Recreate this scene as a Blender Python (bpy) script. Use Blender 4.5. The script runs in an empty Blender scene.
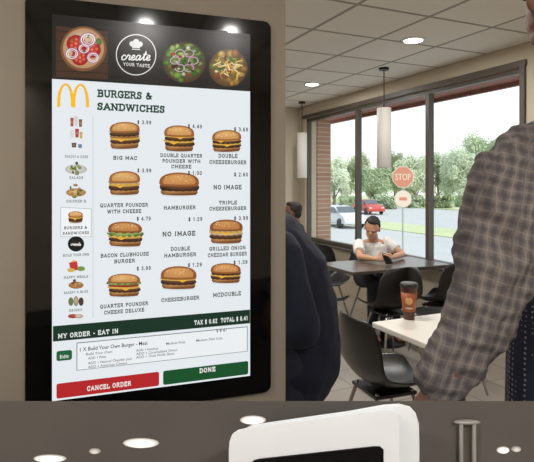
import bpy, bmesh, math, random
from mathutils import Vector, Matrix
random.seed(7)
SC = bpy.context.scene
COL = SC.collection
SC.view_settings.view_transform = 'Standard'
F, CX, HY, CZ = 520.0, 267.0, 185.0, 1.48
PI = math.pi

def lin(c):
    out = []
    for v in c[:3]:
        v = v/255.0
        out.append(v/12.92 if v <= 0.04045 else ((v+0.055)/1.055)**2.4)
    return out
def P(px, py, Y):
    return Vector(((px-CX)/F*Y, Y, CZ-(py-HY)/F*Y))

# ---------------------------------------------------------------- materials
def nodes(name):
    m = bpy.data.materials.new(name); m.use_nodes = True
    nt = m.node_tree
    return m, nt, nt.nodes['Principled BSDF']
def mat(name, c, rough=0.5, var=0.12, scale=8.0, metal=0.0, spec=0.5, bump=0.0, glow=0.0, each=0.0):
    m, nt, b = nodes(name)
    l = lin(c)
    tc = nt.nodes.new('ShaderNodeTexCoord')
    n = nt.nodes.new('ShaderNodeTexNoise'); n.inputs['Scale'].default_value = scale
    n.inputs['Detail'].default_value = 3
    nt.links.new(tc.outputs['Object'], n.inputs['Vector'])
    mx = nt.nodes.new('ShaderNodeMix'); mx.data_type = 'RGBA'
    mx.inputs[6].default_value = [max(0, v*(1-var)) for v in l]+[1]
    mx.inputs[7].default_value = [min(1, v*(1+var)) for v in l]+[1]
    nt.links.new(n.outputs['Fac'], mx.inputs[0])
    outc = mx.outputs[2]
    if each:
        oi = nt.nodes.new('ShaderNodeObjectInfo')
        hs = nt.nodes.new('ShaderNodeHueSaturation')
        def mr(lo, hi, sock):
            r = nt.nodes.new('ShaderNodeMapRange'); r.inputs['To Min'].default_value = lo; r.inputs['To Max'].default_value = hi
            nt.links.new(oi.outputs['Random'], r.inputs['Value']); nt.links.new(r.outputs[0], hs.inputs[sock])
        mr(.5-.03*each, .5+.03*each, 'Hue'); mr(1-.2*each, 1+.2*each, 'Value'); mr(1+.2*each, 1-.3*each, 'Saturation')
        nt.links.new(outc, hs.inputs['Color']); outc = hs.outputs[0]
    nt.links.new(outc, b.inputs['Base Color'])
    b.inputs['Roughness'].default_value = rough
    b.inputs['Metallic'].default_value = metal
    b.inputs['Specular IOR Level'].default_value = spec
    if glow:
        b.inputs['Emission Color'].default_value = l+[1]; b.inputs['Emission Strength'].default_value = glow
    if bump:
        bp = nt.nodes.new('ShaderNodeBump'); bp.inputs['Strength'].default_value = bump
        nt.links.new(n.outputs['Fac'], bp.inputs['Height']); nt.links.new(bp.outputs[0], b.inputs['Normal'])
    return m
def emis(name, c, s):
    m, nt, b = nodes(name)
    b.inputs['Base Color'].default_value = lin(c)+[1]
    b.inputs['Emission Color'].default_value = lin(c)+[1]
    b.inputs['Emission Strength'].default_value = s
    return m
def softlamp(name, c, s0, s1):
    """lamp lens that is brightest in its middle"""
    m = emis(name, c, s0); nt = m.node_tree; b = nt.nodes['Principled BSDF']
    tc = nt.nodes.new('ShaderNodeTexCoord')
    d = nt.nodes.new('ShaderNodeVectorMath'); d.operation = 'DISTANCE'; d.inputs[1].default_value = (.5,.5,.5)
    sw = nt.nodes.new('ShaderNodeVectorMath'); sw.operation = 'MULTIPLY'; sw.inputs[1].default_value = (1,0,1)
    ad = nt.nodes.new('ShaderNodeVectorMath'); ad.operation = 'ADD'; ad.inputs[1].default_value = (0,.5,0)
    nt.links.new(tc.outputs['Generated'], sw.inputs[0]); nt.links.new(sw.outputs[0], ad.inputs[0]); nt.links.new(ad.outputs[0], d.inputs[0])
    mr = nt.nodes.new('ShaderNodeMapRange'); mr.inputs['From Min'].default_value = .2; mr.inputs['From Max'].default_value = .5
    mr.inputs['To Min'].default_value = s0; mr.inputs['To Max'].default_value = s1
    nt.links.new(d.outputs['Value'], mr.inputs['Value']); nt.links.new(mr.outputs[0], b.inputs['Emission Strength'])
    b.inputs['Base Color'].default_value = (.1,.09,.08,1)
    return m
def tilemat(name, c1, c2, mortar, w, h, ms, rough=0.5, offset=0.0, axes=None, spec=0.5):
    m, nt, b = nodes(name)
    tc = nt.nodes.new('ShaderNodeTexCoord')
    mp = nt.nodes.new('ShaderNodeMapping')
    if axes: mp.inputs['Rotation'].default_value = axes
    br = nt.nodes.new('ShaderNodeTexBrick')
    br.offset = offset
    br.inputs['Scale'].default_value = 1.0
    br.inputs['Brick Width'].default_value = w; br.inputs['Row Height'].default_value = h
    br.inputs['Mortar Size'].default_value = ms
    br.inputs['Color1'].default_value = lin(c1)+[1]; br.inputs['Color2'].default_value = lin(c2)+[1]
    br.inputs['Mortar'].default_value = lin(mortar)+[1]
    nt.links.new(tc.outputs['Object'], mp.inputs[0]); nt.links.new(mp.outputs[0], br.inputs['Vector'])
    nt.links.new(br.outputs['Color'], b.inputs['Base Color'])
    b.inputs['Roughness'].default_value = rough
    b.inputs['Specular IOR Level'].default_value = spec
    return m

M = {}
M['wall'] = mat('wall_paint', (198,187,168), 0.8, 0.05, 3)
M['ceil'] = tilemat('ceiling_tiles', (230,227,220), (224,221,214), (156,151,143), 0.61, 0.61, 0.016, 0.9)
M['floor'] = tilemat('floor_tiles', (164,155,144), (156,147,137), (118,111,103), 0.33, 0.33, 0.006, 0.28)
M['frame'] = mat('bronze_frame', (84,76,68), 0.45, 0.1)
M['brick'] = tilemat('tan_brick', (182,146,124), (166,128,106), (196,184,172), 0.21, 0.07, 0.008, 0.9, 0.5, (PI/2,0,0))
M['asphalt'] = mat('asphalt', (178,179,177), 0.9, 0.1, 1.2)
M['walk'] = mat('concrete', (204,200,190), 0.9, 0.08, 2)
M['grass'] = mat('grass', (182,190,146), 0.95, 0.2, 0.6)
M['awning'] = mat('awning_red', (134,80,66), 0.7, 0.1)
M['black'] = mat('black_plastic', (23,22,22), 0.35, 0.1)
M['bezel'] = mat('black_glass', (6,6,7), 0.06, 0.05, 4, 0, 0.6)
M['dark_screen'] = mat('dark_screen_glass', (9,9,10), 0.3, 0.1, 4, 0, 0.15)
M['kbody'] = mat('kiosk_taupe', (150,139,124), 0.55, 0.06, 3)
M['chrome'] = mat('chrome', (170,170,170), 0.25, 0.05, 4, 1.0)
M['whitetop'] = mat('pale_laminate', (232,226,214), 0.35, 0.04, 6)
M['darktop'] = mat('dark_laminate', (80,71,64), 0.25, 0.12, 6)
M['white'] = mat('white_plastic', (236,240,246), 0.4, 0.02, 3)
M['pend'] = mat('frosted_shade', (214,211,204), 0.6, 0.03, 3, glow=.08)
M['lamp'] = emis('lamp_glow', (255,243,222), 12.0)
M['lamp2'] = softlamp('lamp_glow_soft', (255,246,232), 2.0, .35)
M['lamp3'] = softlamp('lamp_glow_dim', (255,243,225), 0.7, .15)
M['panel'] = mat('brown_grey_panel', (90,85,81), 0.75, 0.45, 2.2)
M['skin1'] = mat('skin_light_brown', (210,160,130), 0.6, 0.08, 12)
M['skin2'] = mat('skin_tan', (120,83,66), 0.6, 0.08, 12)
M['hair'] = mat('dark_hair', (34,28,24), 0.7, 0.3, 40)
M['tee'] = mat('white_cotton', (240,239,236), 0.9, 0.04, 10)
M['navy'] = mat('navy_cloth', (25,30,49), 0.9, 0.2, 9, bump=0.1)
M['denim'] = mat('dark_denim', (40,44,56), 0.9, 0.15, 20)
M['bark'] = mat('bark', (120,106,92), 0.9, 0.2, 6)
M['leafA'] = mat('leaf_light_hazed', (200,209,180), 0.8, 0.18, 1.2, each=.8)  # leaf tones paled, distance haze is put into their colour
M['leafB'] = mat('leaf_mid_hazed', (184,198,162), 0.8, 0.18, 1.2, each=.8)
M['leafC'] = mat('leaf_dark_hazed', (168,186,150), 0.8, 0.18, 1.2, each=.8)
M['silver'] = mat('silver_paint', (206,210,214), 0.3, 0.03)
M['redp'] = mat('red_paint', (180,66,56), 0.3, 0.05)
M['carglass'] = mat('car_glass', (84,92,98), 0.1, 0.05)
M['rubber'] = mat('rubber', (44,44,44), 0.8, 0.1)
M['signred'] = mat('sign_red', (186,124,102), 0.8, 0.04, spec=.1)
M['signwhite'] = mat('sign_white', (206,190,174), 0.8, 0.03, spec=.1)
M['galv'] = mat('galvanised', (160,158,154), 0.5, 0.06, 6, 0.2)
M['coffee'] = mat('cup_brown', (84,50,34), 0.35, 0.3, 14)
M['cuplid'] = mat('dark_lid', (44,34,30), 0.3, 0.06)
M['cupred'] = mat('cup_print_orange', (164,88,52), 0.5, 0.35, 40)
M['tan'] = mat('cup_emblem_tan', (226,176,112), 0.6, 0.1)
M['phone'] = mat('phone_black', (18,18,20), 0.2, 0.05)
M['eye'] = mat('eye_dark', (30,22,18), 0.3, 0.05)

def plaid():
    m, nt, b = nodes('plaid_cloth')
    tc = nt.nodes.new('ShaderNodeTexCoord')
    mp = nt.nodes.new('ShaderNodeMapping'); mp.inputs['Rotation'].default_value = (0, math.radians(-16), 0)
    nt.links.new(tc.outputs['Object'], mp.inputs[0])
    nz = nt.nodes.new('ShaderNodeTexNoise'); nz.inputs['Scale'].default_value = 5
    nt.links.new(mp.outputs[0], nz.inputs['Vector'])
    sc_ = nt.nodes.new('ShaderNodeVectorMath'); sc_.operation='MULTIPLY_ADD'
    sc_.inputs[1].default_value=(.05,.05,.05); nt.links.new(nz.outputs['Color'], sc_.inputs[0]); nt.links.new(mp.outputs[0], sc_.inputs[2])
    sx = nt.nodes.new('ShaderNodeSeparateXYZ'); nt.links.new(sc_.outputs[0], sx.inputs[0])
    def stripe(sock, period, duty, phase=0.0):
        """soft edged stripe"""
        a = nt.nodes.new('ShaderNodeMath'); a.operation = 'MULTIPLY_ADD'
        a.inputs[1].default_value = 1.0/period; a.inputs[2].default_value = phase+50
        nt.links.new(sock, a.inputs[0])
        f = nt.nodes.new('ShaderNodeMath'); f.operation = 'PINGPONG'; f.inputs[1].default_value = .5; nt.links.new(a.outputs[0], f.inputs[0])
        l = nt.nodes.new('ShaderNodeMapRange'); l.inputs['From Min'].default_value = duty/2+.06; l.inputs['From Max'].default_value = duty/2-.06
        nt.links.new(f.outputs[0], l.inputs['Value']); return l.outputs[0]
    base = nt.nodes.new('ShaderNodeRGB'); base.outputs[0].default_value = lin((122,114,110))+[1]
    prev = base.outputs[0]
    X_,Z_ = sx.outputs[0], sx.outputs[2]
    for sock, per, duty, ph, c, k in ((X_,.022,.36,0,(70,69,80),.5),(Z_,.026,.36,0,(70,69,80),.4),
                                      (X_,.022,.14,.5,(162,154,148),.4),(Z_,.026,.14,.5,(162,154,148),.32),(X_,.066,.1,.2,(62,60,74),.4)):
        st = stripe(sock, per, duty, ph)
        kf = nt.nodes.new('ShaderNodeMath'); kf.operation='MULTIPLY'; kf.inputs[1].default_value=k
        nt.links.new(st, kf.inputs[0])
        mx = nt.nodes.new('ShaderNodeMix'); mx.data_type='RGBA'
        nt.links.new(kf.outputs[0], mx.inputs[0]); nt.links.new(prev, mx.inputs[6]); mx.inputs[7].default_value = lin(c)+[1]
        prev = mx.outputs[2]
    nt.links.new(prev, b.inputs['Base Color']); b.inputs['Roughness'].default_value = 0.9
    b.inputs['Specular IOR Level'].default_value = .15
    return m
M['plaid'] = plaid()
def dotted():
    m, nt, b = nodes('navy_dotted_cloth')
    tc = nt.nodes.new('ShaderNodeTexCoord')
    v = nt.nodes.new('ShaderNodeTexVoronoi'); v.inputs['Scale'].default_value = 85; v.inputs['Randomness'].default_value = 0.15
    nt.links.new(tc.outputs['Object'], v.inputs['Vector'])
    l = nt.nodes.new('ShaderNodeMath'); l.operation='LESS_THAN'; l.inputs[1].default_value=0.24
    nt.links.new(v.outputs['Distance'], l.inputs[0])
    mx = nt.nodes.new('ShaderNodeMix'); mx.data_type='RGBA'
    mx.inputs[6].default_value = lin((34,36,54))+[1]; mx.inputs[7].default_value = lin((140,138,148))+[1]
    nt.links.new(l.outputs[0], mx.inputs[0]); nt.links.new(mx.outputs[2], b.inputs['Base Color'])
    b.inputs['Roughness'].default_value = .9
    return m
M['dots'] = dotted()
def glassmat():
    m, nt, b = nodes('window_glass')
    nt.nodes.remove(b)
    out = nt.nodes['Material Output']
    t = nt.nodes.new('ShaderNodeBsdfTransparent'); g = nt.nodes.new('ShaderNodeBsdfGlossy')
    g.inputs['Roughness'].default_value = 0.02
    mx = nt.nodes.new('ShaderNodeMixShader'); mx.inputs[0].default_value = 0.04
    nt.links.new(t.outputs[0], mx.inputs[1]); nt.links.new(g.outputs[0], mx.inputs[2]); nt.links.new(mx.outputs[0], out.inputs[0])
    return m
M['glass'] = glassmat()
def screenmat():
    m, nt, b = nodes('screen_display')
    a = nt.nodes.new('ShaderNodeVertexColor'); a.layer_name = 'Col'
    b.inputs['Base Color'].default_value = (0.01,0.01,0.01,1)
    nt.links.new(a.outputs['Color'], b.inputs['Emission Color'])
    b.inputs['Emission Strength'].default_value = 0.95
    b.inputs['Roughness'].default_value = 0.2
    b.inputs['Specular IOR Level'].default_value = 0.2
    return m
M['screen'] = screenmat()

# ---------------------------------------------------------------- object helpers
def link(name, me, m, parent=None, mw=None, smooth=False):
    o = bpy.data.objects.new(name, me); COL.objects.link(o)
    if m is not None:
        for mm in (m if isinstance(m, (list, tuple)) else [m]): me.materials.append(mm)
    if parent: o.parent = parent
    if mw is not None: o.matrix_world = mw
    if smooth:
        for p in me.polygons: p.use_smooth = True
    return o
def obj(name, bm, m, parent=None, smooth=False, mw=None):
    me = bpy.data.meshes.new(name)
    bmesh.ops.recalc_face_normals(bm, faces=bm.faces)
    bm.to_mesh(me); bm.free()
    return link(name, me, m, parent, mw, smooth)
def bake(o, smooth=True):
    dg = bpy.context.evaluated_depsgraph_get(); dg.update()
    me = bpy.data.meshes.new_from_object(o.evaluated_get(dg))
    o.modifiers.clear(); o.data = me
    if smooth:
        for p in me.polygons: p.use_smooth = True
    return o
def bevel(o, w, seg=2, smooth=False):
    md = o.modifiers.new('bevel','BEVEL'); md.width = w; md.segments = seg; md.limit_method = 'ANGLE'
    return bake(o, smooth)
def tag(o, label, cat, group=None):
    o['label'] = label; o['category'] = cat
    if group: o['group'] = group
    return o
def thing(name, label, cat, loc=(0,0,0), rz=0, group=None):
    o = bpy.data.objects.new(name, None); COL.objects.link(o)
    o.location = loc; o.rotation_euler = (0,0,rz); o.empty_display_size = .1
    return tag(o, label, cat, group)
def struct(name, bm, m, mw=None, parent=None, smooth=False):
    o = obj(name, bm, m, parent, smooth, mw)
    if parent is None: o['kind'] = 'structure'
    return o
def dup(root, loc, rz, label, group=None):
    r = root.copy(); COL.objects.link(r); r.location = loc; r.rotation_euler = (0,0,rz); r['label'] = label
    if group: r['group'] = group
    for ch in list(root.children):
        c = ch.copy(); COL.objects.link(c); c.parent = r
        for g in ch.children:
            d = g.copy(); COL.objects.link(d); d.parent = c
    return r
def box(bm, a, b):
    x0,y0,z0 = a; x1,y1,z1 = b
    v = [bm.verts.new(p) for p in ((x0,y0,z0),(x1,y0,z0),(x1,y1,z0),(x0,y1,z0),(x0,y0,z1),(x1,y0,z1),(x1,y1,z1),(x0,y1,z1))]
    for f in ((0,3,2,1),(4,5,6,7),(0,1,5,4),(1,2,6,5),(2,3,7,6),(3,0,4,7)): bm.faces.new([v[i] for i in f])
def tube(bm, pts, seg=12, side=(1,0,0), dome=True):
    pts = [(Vector(p[0]), p[1], p[2] if len(p) > 2 else p[1]) for p in pts]
    n = len(pts)
    T = [((pts[min(i+1,n-1)][0]-pts[max(i-1,0)][0]).normalized()) for i in range(n)]
    secs = []
    if dome:
        p, rx, ry = pts[0]
        r = min(rx,ry)
        secs += [(p-T[0]*r*.9, rx*.35, ry*.35, T[0]), (p-T[0]*r*.55, rx*.8, ry*.8, T[0])]
    for i,(p,rx,ry) in enumerate(pts): secs.append((p,rx,ry,T[i]))
    if dome:
        p, rx, ry = pts[-1]; r = min(rx,ry)
        secs += [(p+T[-1]*r*.55, rx*.8, ry*.8, T[-1]), (p+T[-1]*r*.9, rx*.35, ry*.35, T[-1])]
    rings = []
    sd = Vector(side)
    for p,rx,ry,t in secs:
        s = sd - t*sd.dot(t)
        if s.length < 1e-3: s = Vector((0,1,0)) - t*t.y
        s.normalize(); b = t.cross(s)
        rings.append([bm.verts.new(p + s*rx*math.cos(2*PI*k/seg) + b*ry*math.sin(2*PI*k/seg)) for k in range(seg)])
    for a, c in zip(rings, rings[1:]):
        for k in range(seg): bm.faces.new((a[k], a[(k+1)%seg], c[(k+1)%seg], c[k]))
    bm.faces.new(list(reversed(rings[0]))); bm.faces.new(rings[-1])
def ell(bm, c, r, rot=None, u=16, v=10):
    mtx = Matrix.Translation(Vector(c)) @ (rot.to_4x4() if rot else Matrix.Identity(4)) @ Matrix.Diagonal((r[0],r[1],r[2],1))
    bmesh.ops.create_uvsphere(bm, u_segments=u, v_segments=v, radius=1, matrix=mtx)
def lathe(bm, prof, c=(0,0,0), seg=24):
    c = Vector(c); rings = []
    for r,z in prof: rings.append([bm.verts.new(c+Vector((r*math.cos(2*PI*k/seg), r*math.sin(2*PI*k/seg), z))) for k in range(seg)])
    for a,b in zip(rings, rings[1:]):
        for k in range(seg): bm.faces.new((a[k],a[(k+1)%seg],b[(k+1)%seg],b[k]))
    bm.faces.new(list(reversed(rings[0]))); bm.faces.new(rings[-1])
def remeshed(name, bm, m, parent, voxel=.008, smooth=4, wrinkle=0.0, wscale=.08):
    o = obj(name, bm, m, parent)
    r = o.modifiers.new('r','REMESH'); r.mode = 'VOXEL'; r.voxel_size = voxel
    if smooth:
        s = o.modifiers.new('s','SMOOTH'); s.iterations = smooth; s.factor = .5
    if wrinkle:
        tx = bpy.data.textures.new('folds','CLOUDS'); tx.noise_scale = wscale; tx.noise_depth = 2
        d = o.modifiers.new('d','DISPLACE'); d.texture = tx; d.strength = wrinkle; d.mid_level = .5; d.texture_coords = 'LOCAL'
    bake(o)
    if not o.data.materials: o.data.materials.append(m)
    return o
def text_mesh(s, bold=0.0):
    cu = bpy.data.curves.new('lettering','FONT'); cu.body = s; cu.size = 1; cu.offset = bold; cu.resolution_u = 3
    o = bpy.data.objects.new('lettering', cu); COL.objects.link(o)
    dg = bpy.context.evaluated_depsgraph_get(); dg.update()
    me = bpy.data.meshes.new_from_object(o.evaluated_get(dg))
    bpy.data.objects.remove(o); bpy.data.curves.remove(cu)
    me.materials.clear()
    return me

# ---------------------------------------------------------------- room (frame: x along window wall, y outward)
A = Vector((0.51, 8.1, 0)); ANG = math.atan2(-.911,.412)
RM = Matrix.Translation(A) @ Matrix.Rotation(ANG, 4, 'Z')
CH = CZ+1.2
L1, L2 = 11.0, 6.8
WZ0, WZ1 = 0.64, 2.49
ME = [0.17, 1.50, 2.83, 4.02]
LOT = -1.4
bm = bmesh.new(); box(bm, (-.15,-L2-.15,-.2),(L1+.15,.2,0)); struct('floor', bm, M['floor'], RM)
bm = bmesh.new(); box(bm, (-.15,-L2-.15,CH),(L1+.15,.2,CH+.15)); struct('ceiling', bm, M['ceil'], RM)
bm = bmesh.new()
box(bm, (-.15,0,0),(L1,.2,WZ0)); box(bm,(-.15,0,WZ1),(L1,.2,CH)); box(bm,(-.15,0,WZ0),(ME[0],.2,WZ1)); box(bm,(ME[3],0,WZ0),(L1,.2,WZ1))
struct('wall_right', bm, M['wall'], RM)
bm = bmesh.new(); box(bm, (-.15,-L2,0),(0,0,CH)); struct('wall_back', bm, M['wall'], RM)
bm = bmesh.new(); box(bm, (-.15,-L2-.15,0),(L1+.15,-L2,CH)); struct('wall_left', bm, M['wall'], RM)
bm = bmesh.new(); box(bm, (L1,-L2,0),(L1+.15,.2,CH)); struct('wall_front', bm, M['wall'], RM)
for i in range(3):
    x0, x1 = ME[i], ME[i+1]
    bm = bmesh.new(); w = .026
    box(bm,(x0,.03,WZ0),(x0+w,.10,WZ1)); box(bm,(x1-w,.03,WZ0),(x1,.10,WZ1))
    box(bm,(x0+w,.03,WZ0),(x1-w,.10,WZ0+.05)); box(bm,(x0+w,.03,WZ1-.045),(x1-w,.10,WZ1))
    o = struct('window_%d'%(i+1), bm, M['frame'], RM)
    bm = bmesh.new(); box(bm,(x0+w,.075,WZ0+.05),(x1-w,.081,WZ1-.045)); g = obj('pane', bm, M['glass']); g.parent = o
bm = bmesh.new(); box(bm,(ME[0]-.05,-.06,WZ0-.03),(ME[3]+.05,.03,WZ0)); struct('trim_1', bm, M['frame'], RM)
bm = bmesh.new(); box(bm,(ME[0]-.06,-.02,WZ1),(ME[3]+.06,.0,WZ1+.05)); box(bm,(ME[3],-.02,WZ0),(ME[3]+.05,0,WZ1)); struct('trim_2', bm, M['frame'], RM)
bm = bmesh.new(); box(bm,(-1.0,.2,2.6),(7,1.0,2.8)); box(bm,(-1.0,.95,2.55),(7,1.0,2.6)); struct('trim_3', bm, M['awning'], RM)
bm = bmesh.new(); box(bm,(-6,.2,LOT),(12,2.4,-.1)); struct('ground_walkway', bm, M['walk'], RM)
bm = bmesh.new(); box(bm,(-110,2.4,LOT-.3),(50,120,LOT)); struct('ground_parking', bm, M['asphalt'], RM)
bm = bmesh.new(); box(bm,(-100,17,LOT),(40,21,LOT+.05)); box(bm,(-100,40,LOT),(40,110,LOT+.1)); struct('ground_grass', bm, M['grass'], RM)

# added upright panel, stands in for the dark ceiling of a separate view
HWY = .92; HT = CZ-(401-HY)/F*HWY
bm = bmesh.new()
prof = [(HWY,0),(HWY,HT),(HWY+.05,HT-.035),(HWY+.05,0)]
l = [bm.verts.new((-.95,y,z)) for y,z in prof]; r = [bm.verts.new((.95,y,z)) for y,z in prof]
bm.faces.new(l); bm.faces.new(list(reversed(r)))
for k in range(4): bm.faces.new((l[k],l[(k+1)%4],r[(k+1)%4],r[k]))
struct('ceiling_standin', bm, M['panel'])
def studlamp(px,py,w,h,m,label):  # glowing ovals for that ceiling's lights, set on the added upright panel
    c = P(px,py,HWY)
    bm = bmesh.new(); ell(bm,(0,0,0),(w/2/F*HWY,.004,h/2/F*HWY),None,28,14)
    o = obj('standin_ceiling_lamp', bm, m, None, True); o.location = c
    tag(o,label,'lamp','ceiling lamps on the brown stand-in panel')
studlamp(141,443,36,10,M['lamp2'],'wide bright oval lamp on the brown ceiling stand-in, second from the left end')
studlamp(50,458.5,33,8,M['lamp2'],'bright oval lamp low on the ceiling stand-in nearest its left end')
studlamp(253,420,26,9,M['lamp2'],'bright oval lamp on the ceiling stand-in just left of the white terminal')
studlamp(95,451,12,6,M['lamp3'],'tiny dim lamp between the two bright lamps at left of the ceiling stand-in')
studlamp(503,450,13,7,M['lamp2'],'small bright lamp on the ceiling stand-in right of the twin rods')
studlamp(516,449,10,6,M['lamp3'],'small dim lamp at the right end of the ceiling stand-in')
b0 = P(467,462,HWY-.008); base = Vector((b0.x,b0.y,0))
t = thing('rod_fixture','twin thin grey rods under a flat disc before the brown ceiling stand-in','fixture',base)
bm = bmesh.new(); c = P(467,422,HWY-.008)-base; ell(bm,c,(.024,.006,.004)); obj('disc',bm,M['galv'],t,True)
for px in (461,474):
    bm = bmesh.new(); a = P(px,422,HWY-.008)-base; tube(bm,[(a,.004),((a.x,a.y,.004),.004)],8); obj('rod',bm,M['galv'],t,True)

# ---------------------------------------------------------------- ordering kiosk
K0 = (-.525,1.27); KA = math.radians(19.6); KD = (math.cos(KA), math.sin(KA))
def S(px,py):
    k = (px-CX)/F
    u = (k*K0[1]-K0[0])/(KD[0]-KD[1]*k)
    Y = K0[1]+KD[1]*u
    return u, CZ-(py-HY)/F*Y
kiosk = thing('order_kiosk','tall taupe self order kiosk with a lit burger menu screen','kiosk',(K0[0],K0[1],0),KA)
def rrect(u0,u1,z0,z1,r,seg=6):
    out=[]
    for cx,cz,a0 in ((u1-r,z1-r,0),(u0+r,z1-r,90),(u0+r,z0+r,180),(u1-r,z0+r,270)):
        for k in range(seg+1):
            a = math.radians(a0+90*k/seg); out.append((cx+r*math.cos(a), cz+r*math.sin(a)))
    return out
def plate(bm, poly, y0, y1):
    f = [bm.verts.new((u,y0,z)) for u,z in poly]; b = [bm.verts.new((u,y1,z)) for u,z in poly]
    bm.faces.new(f); bm.faces.new(list(reversed(b)))
    n=len(poly)
    for k in range(n): bm.faces.new((f[k],f[(k+1)%n],b[(k+1)%n],b[k]))
bm = bmesh.new(); plate(bm, rrect(-.17,.6177,0.0,2.12,.03), .012, .15); obj('body',bm,M['kbody'],kiosk)
bm = bmesh.new(); plate(bm, rrect(-.060,.569,.90,1.938,.02), 0, .012); obj('bezel',bm,M['bezel'],kiosk)

LAY=.00003
class G:
    """flat coloured artwork of the display, given by measured outline points"""
    def __init__(s, base=.0012): s.v=[]; s.f=[]; s.c=[]; s.y=base
    def raw(s, pts, cols):
        i=len(s.v)
        for (u,z),c in zip(pts,cols): s.v.append((u,-s.y,z)); s.c.append(lin(c)+[1])
        s.f.append(list(range(i,i+len(pts)))); s.y += LAY
    def poly(s, pix, col):
        s.raw([S(*p) for p in pix], [col]*len(pix))
    def fan(s, cpix, pix, cc, ce):
        i=len(s.v); n=len(pix)
        for p,c in [(cpix,cc)]+[(q,ce) for q in pix]:
            u,z=S(*p); s.v.append((u,-s.y,z)); s.c.append(lin(c)+[1])
        for k in range(n): s.f.append([i,i+1+k,i+1+(k+1)%n])
        s.y += LAY
    def ellipse(s,cx,cy,rx,ry,col,edge=None,n=28):
        pts=[(cx+rx*math.cos(2*PI*k/n), cy+ry*math.sin(2*PI*k/n)) for k in range(n)]
        s.fan((cx-rx*.15,cy-ry*.25),pts,col,edge or col)
    def ring(s,cx,cy,rx,ry,w,col,col2=None,n=24):
        i=len(s.v)
        for k in range(n):
            a=2*PI*k/n
            for f,c in ((1,col),(1-w,col2 or col)):
                u,z=S(cx+rx*f*math.cos(a),cy+ry*f*math.sin(a)); s.v.append((u,-s.y,z)); s.c.append(lin(c)+[1])
        for k in range(n):
            a,b=i+2*k,i+2*((k+1)%n); s.f.append([a,b,b+1,a+1])
        s.y+=LAY
    def line(s,a,b,w,col):
        dx,dy=b[0]-a[0],b[1]-a[1]; L=math.hypot(dx,dy) or 1; nx,ny=-dy/L*w/2,dx/L*w/2
        s.poly([(a[0]+nx,a[1]+ny),(b[0]+nx,b[1]+ny),(b[0]-nx,b[1]-ny),(a[0]-nx,a[1]-ny)],col)
    def curve(s,pts,w,col,sub=5):
        """smooth stroke through points"""
        q=[]
        for i in range(len(pts)-1):
            p0=pts[max(i-1,0)];p1=pts[i];p2=pts[i+1];p3=pts[min(i+2,len(pts)-1)]
            for k in range(sub):
                t=k/sub
                q.append(tuple(.5*(2*p1[d]+(p2[d]-p0[d])*t+(2*p0[d]-5*p1[d]+4*p2[d]-p3[d])*t*t+(3*p1[d]-p0[d]-3*p2[d]+p3[d])*t**3) for d in (0,1)))
        q.append(pts[-1])
        for a,b in zip(q,q[1:]): s.line(a,b,w,col); s.y-=LAY
        s.y+=LAY
    def build(s,name,parent):
        me=bpy.data.meshes.new(name); me.from_pydata(s.v,[],s.f)
        ca=me.color_attributes.new('Col','FLOAT_COLOR','POINT')
        for k,c in enumerate(s.c): ca.data[k].color=c
        return link(name,me,M['screen'],parent)
screen = G(.0006)
Z1, Z0 = 1.897, .952
U0, U1 = 0.0, .5074
screen.raw([(U0,Z0),(U1,Z0),(U1,Z1),(U0,Z1)], [(233,239,243)]*4)
SCR = screen.build('screen', kiosk)
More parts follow.
